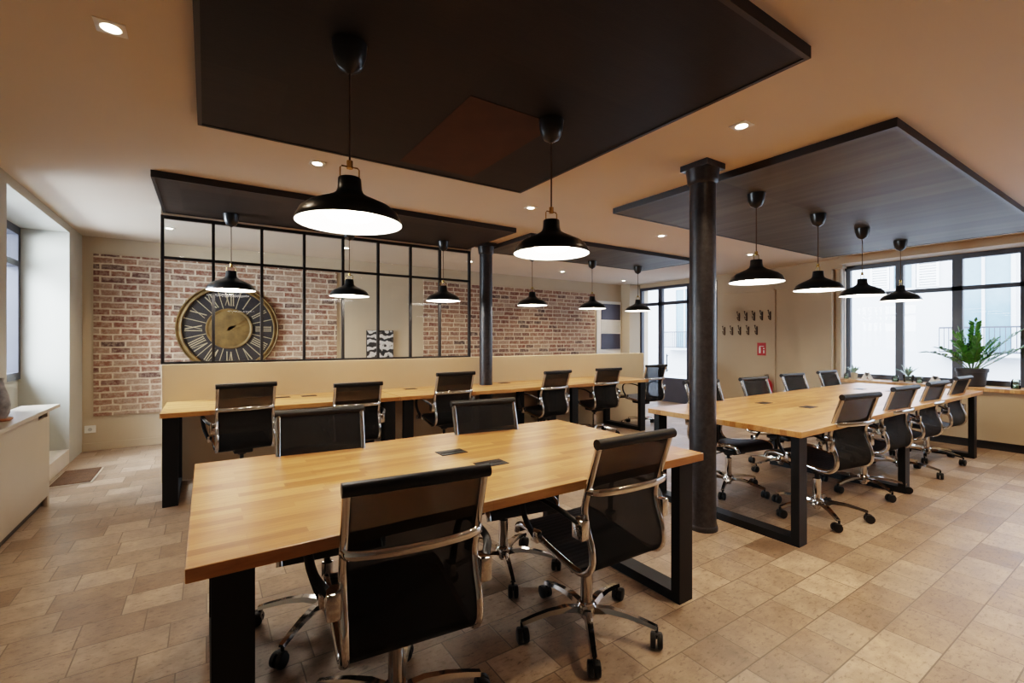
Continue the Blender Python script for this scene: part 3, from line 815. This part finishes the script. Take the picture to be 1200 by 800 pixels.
# ------------------------------------------------------------------ outside
XF = 16.
bd = thing('street_building', 'pale rendered building with shutters and balcony rails across the street', 'building', (XF, 4, 0))
MB().box((0,-14,-1),(.5,24,9)).build('facade', M['outside'], bd)
def win(y0, y1, z0, z1, rail=True, sh=False):
    f = MB().box((-.06,y0-.08,z0-.08),(0,y1+.08,z0)).box((-.06,y0-.08,z1),(0,y1+.08,z1+.08)).box((-.06,y0-.08,z0),(0,y0,z1)).box((-.06,y1,z0),(0,y1+.08,z1)).box((-.05,(y0+y1)/2-.03,z0),(0,(y0+y1)/2+.03,z1)).build('window', M['outside'], bd)
    MB().box((-.02,y0,z0),(-.005,y1,z1)).build('pane', M['extglass'], f)
    if rail:
        m = MB(); m.box((-.45,y0-.25,z0+.62),(-.42,y1+.25,z0+.66)); m.box((-.45,y0-.25,z0+.02),(-.42,y1+.25,z0+.05))
        y = y0-.25
        while y < y1+.25: m.box((-.442,y,z0+.02),(-.428,y+.014,z0+.64)); y += .09
        m.build('balcony_rail', M['wframe'], bd); MB().box((-.5,y0-.3,z0-.08),(0,y1+.3,z0+.0)).build('balcony_slab', M['outside'], bd)
    if sh:
        m = MB()
        for s0, s1 in ((y0-.55,y0-.1),(y1+.1,y1+.55)):
            m.box((-.05,s0,z0),(-.0,s0+.05,z1)); m.box((-.05,s1-.05,z0),(0,s1,z1))
            z = z0
            while z < z1: m.box((-.045,s0+.05,z),(-.005,s1-.05,z+.035)); z += .07
        m.build('shutter', M['shutter'], bd)
win(-1.4, -.45, .95, 3.6); win(-4.4, -3.4, .95, 3.6, sh=True); win(-7.6,-6.6,.95,3.6, sh=True); win(.45, .85, 2.7, 3.5, False, True)
win(7.2, 8.0, .95, 3.3, True); win(10.5, 11.5, .95, 3.4, True, True)
win(-1.4,-.45,4.9,7.2); win(3,4,4.9,7.2); win(7.2,8.2,4.9,7.2)
st = tag(MB().box((8.35,-12,-.16),(XF,24,-.1)).build('street_pavement', M['street']), 'pale paved street outside the windows', 'street'); st['kind'] = 'structure'
lb = thing('side_building', 'pale building seen through the narrow window at the far left', 'building', (-7, 14, 0))
MB().box((-.4,-5,-1),(0,22,4.0)).build('facade', plain('bright render', (.86,.88,.88), .85, var=.03), lb)
for y in (1, 4, 7):
    f = MB().box((0,y-.1,1),(.06,y+1.1,1.1)).box((0,y-.1,2.7),(.06,y+1.1,2.8)).box((0,y-.1,1.1),(.06,y,2.7)).box((0,y+1,1.1),(.06,y+1.1,2.7)).build('window', M['shutter'], lb)
    MB().box((.005,y,1.1),(.02,y+1,2.7)).build('pane', M['extglass'], f)
yd = tag(MB().box((-7,-6,-.16),(-2.25,28,-.1)).build('yard_paving', M['street']), 'grey paved yard outside the left window', 'paving'); yd['kind'] = 'structure'

# ------------------------------------------------------------------ light
W = bpy.data.worlds.new('World'); sc.world = W; W.use_nodes = True
nt = W.node_tree; bg = nt.nodes['Background']
tc = nt.nodes.new('ShaderNodeTexCoord'); sx = nt.nodes.new('ShaderNodeSeparateXYZ')
nt.links.new(tc.outputs['Generated'], sx.inputs[0])
rp = nt.nodes.new('ShaderNodeValToRGB'); rp.color_ramp.elements[0].color = (.82,.87,.92,1); rp.color_ramp.elements[1].color = (.60,.76,1,1)
nt.links.new(sx.outputs[2], rp.inputs[0]); nt.links.new(rp.outputs[0], bg.inputs[0]); bg.inputs[1].default_value = 11.5

def area(name, loc, rot, sx_, sy_, e, col=(1,1,1), portal=False):
    l = bpy.data.lights.new(name, 'AREA'); l.shape = 'RECTANGLE'; l.size = sx_; l.size_y = sy_; l.energy = e; l.color = col
    if portal: l.cycles.is_portal = True
    o = bpy.data.objects.new(name, l); C.objects.link(o); o.location = loc; o.rotation_euler = rot; return o
area('daylight_window', (8.30, .58, 1.56), (0, R(90), 0), 1.6, 4.9, 1, portal=True)
area('daylight_door', (8.20, 6.04, 1.4), (0, R(90), 0), 2.0, 1.8, 1, portal=True)
area('yard_fill', (-2.6, 5.9, 2.2), (0, R(-52), 0), 1.6, 1.6, 380, (.80,.91,1))  # area lamp added outside to strengthen daylight through the left window
area('daylight_left', (-1.72, 5.7, 1.65), (0, R(-90), 0), 1.5, 1.8, 1, portal=True)
for i, (x, y, lab) in enumerate(SP):
    l = bpy.data.lights.new('spot_beam', 'SPOT'); l.energy = (42 if i == 0 else 50); l.color = (1, .77, .53); l.spot_size = R(120); l.spot_blend = .9; l.shadow_soft_size = .04
    o = bpy.data.objects.new('spot_beam', l); C.objects.link(o); o.location = (x, y, ZC-.02)
# further spots of the same ceiling, out of frame
for x, y in ((2.5,-.6),(4.4,-.5),(6.4,-.5),(4.4,.55),(6.4,.55),(2.6,.4)):
    l = bpy.data.lights.new('spot_beam', 'SPOT'); l.energy = 75; l.color = (1, .76, .50); l.spot_size = R(120); l.spot_blend = .9; l.shadow_soft_size = .04
    o = bpy.data.objects.new('spot_beam', l); C.objects.link(o); o.location = (x, y, ZC-.02)

# ------------------------------------------------------------------ camera
cam = bpy.data.cameras.new('camera'); co = bpy.data.objects.new('camera', cam); C.objects.link(co)
cam.sensor_width = 36; cam.sensor_fit = 'HORIZONTAL'; cam.lens = 540.86/1200*36
cam.shift_y = (397.4-400)/1200*1.0
co.location = (0, 0, 1.30); co.rotation_euler = (R(90), 0, R(-33.5))
cam.clip_start = .02
sc.camera = co
sc.view_settings.view_transform = 'Filmic'; sc.view_settings.look = 'Medium High Contrast'
sc.view_settings.exposure = .62; sc.view_settings.gamma = 1
sc.cycles.use_denoising = True
sc.cycles.max_bounces = 8; sc.cycles.transparent_max_bounces = 16
sc.cycles.sample_clamp_indirect = 6
sc.cycles.caustics_reflective = False; sc.cycles.caustics_refractive = False
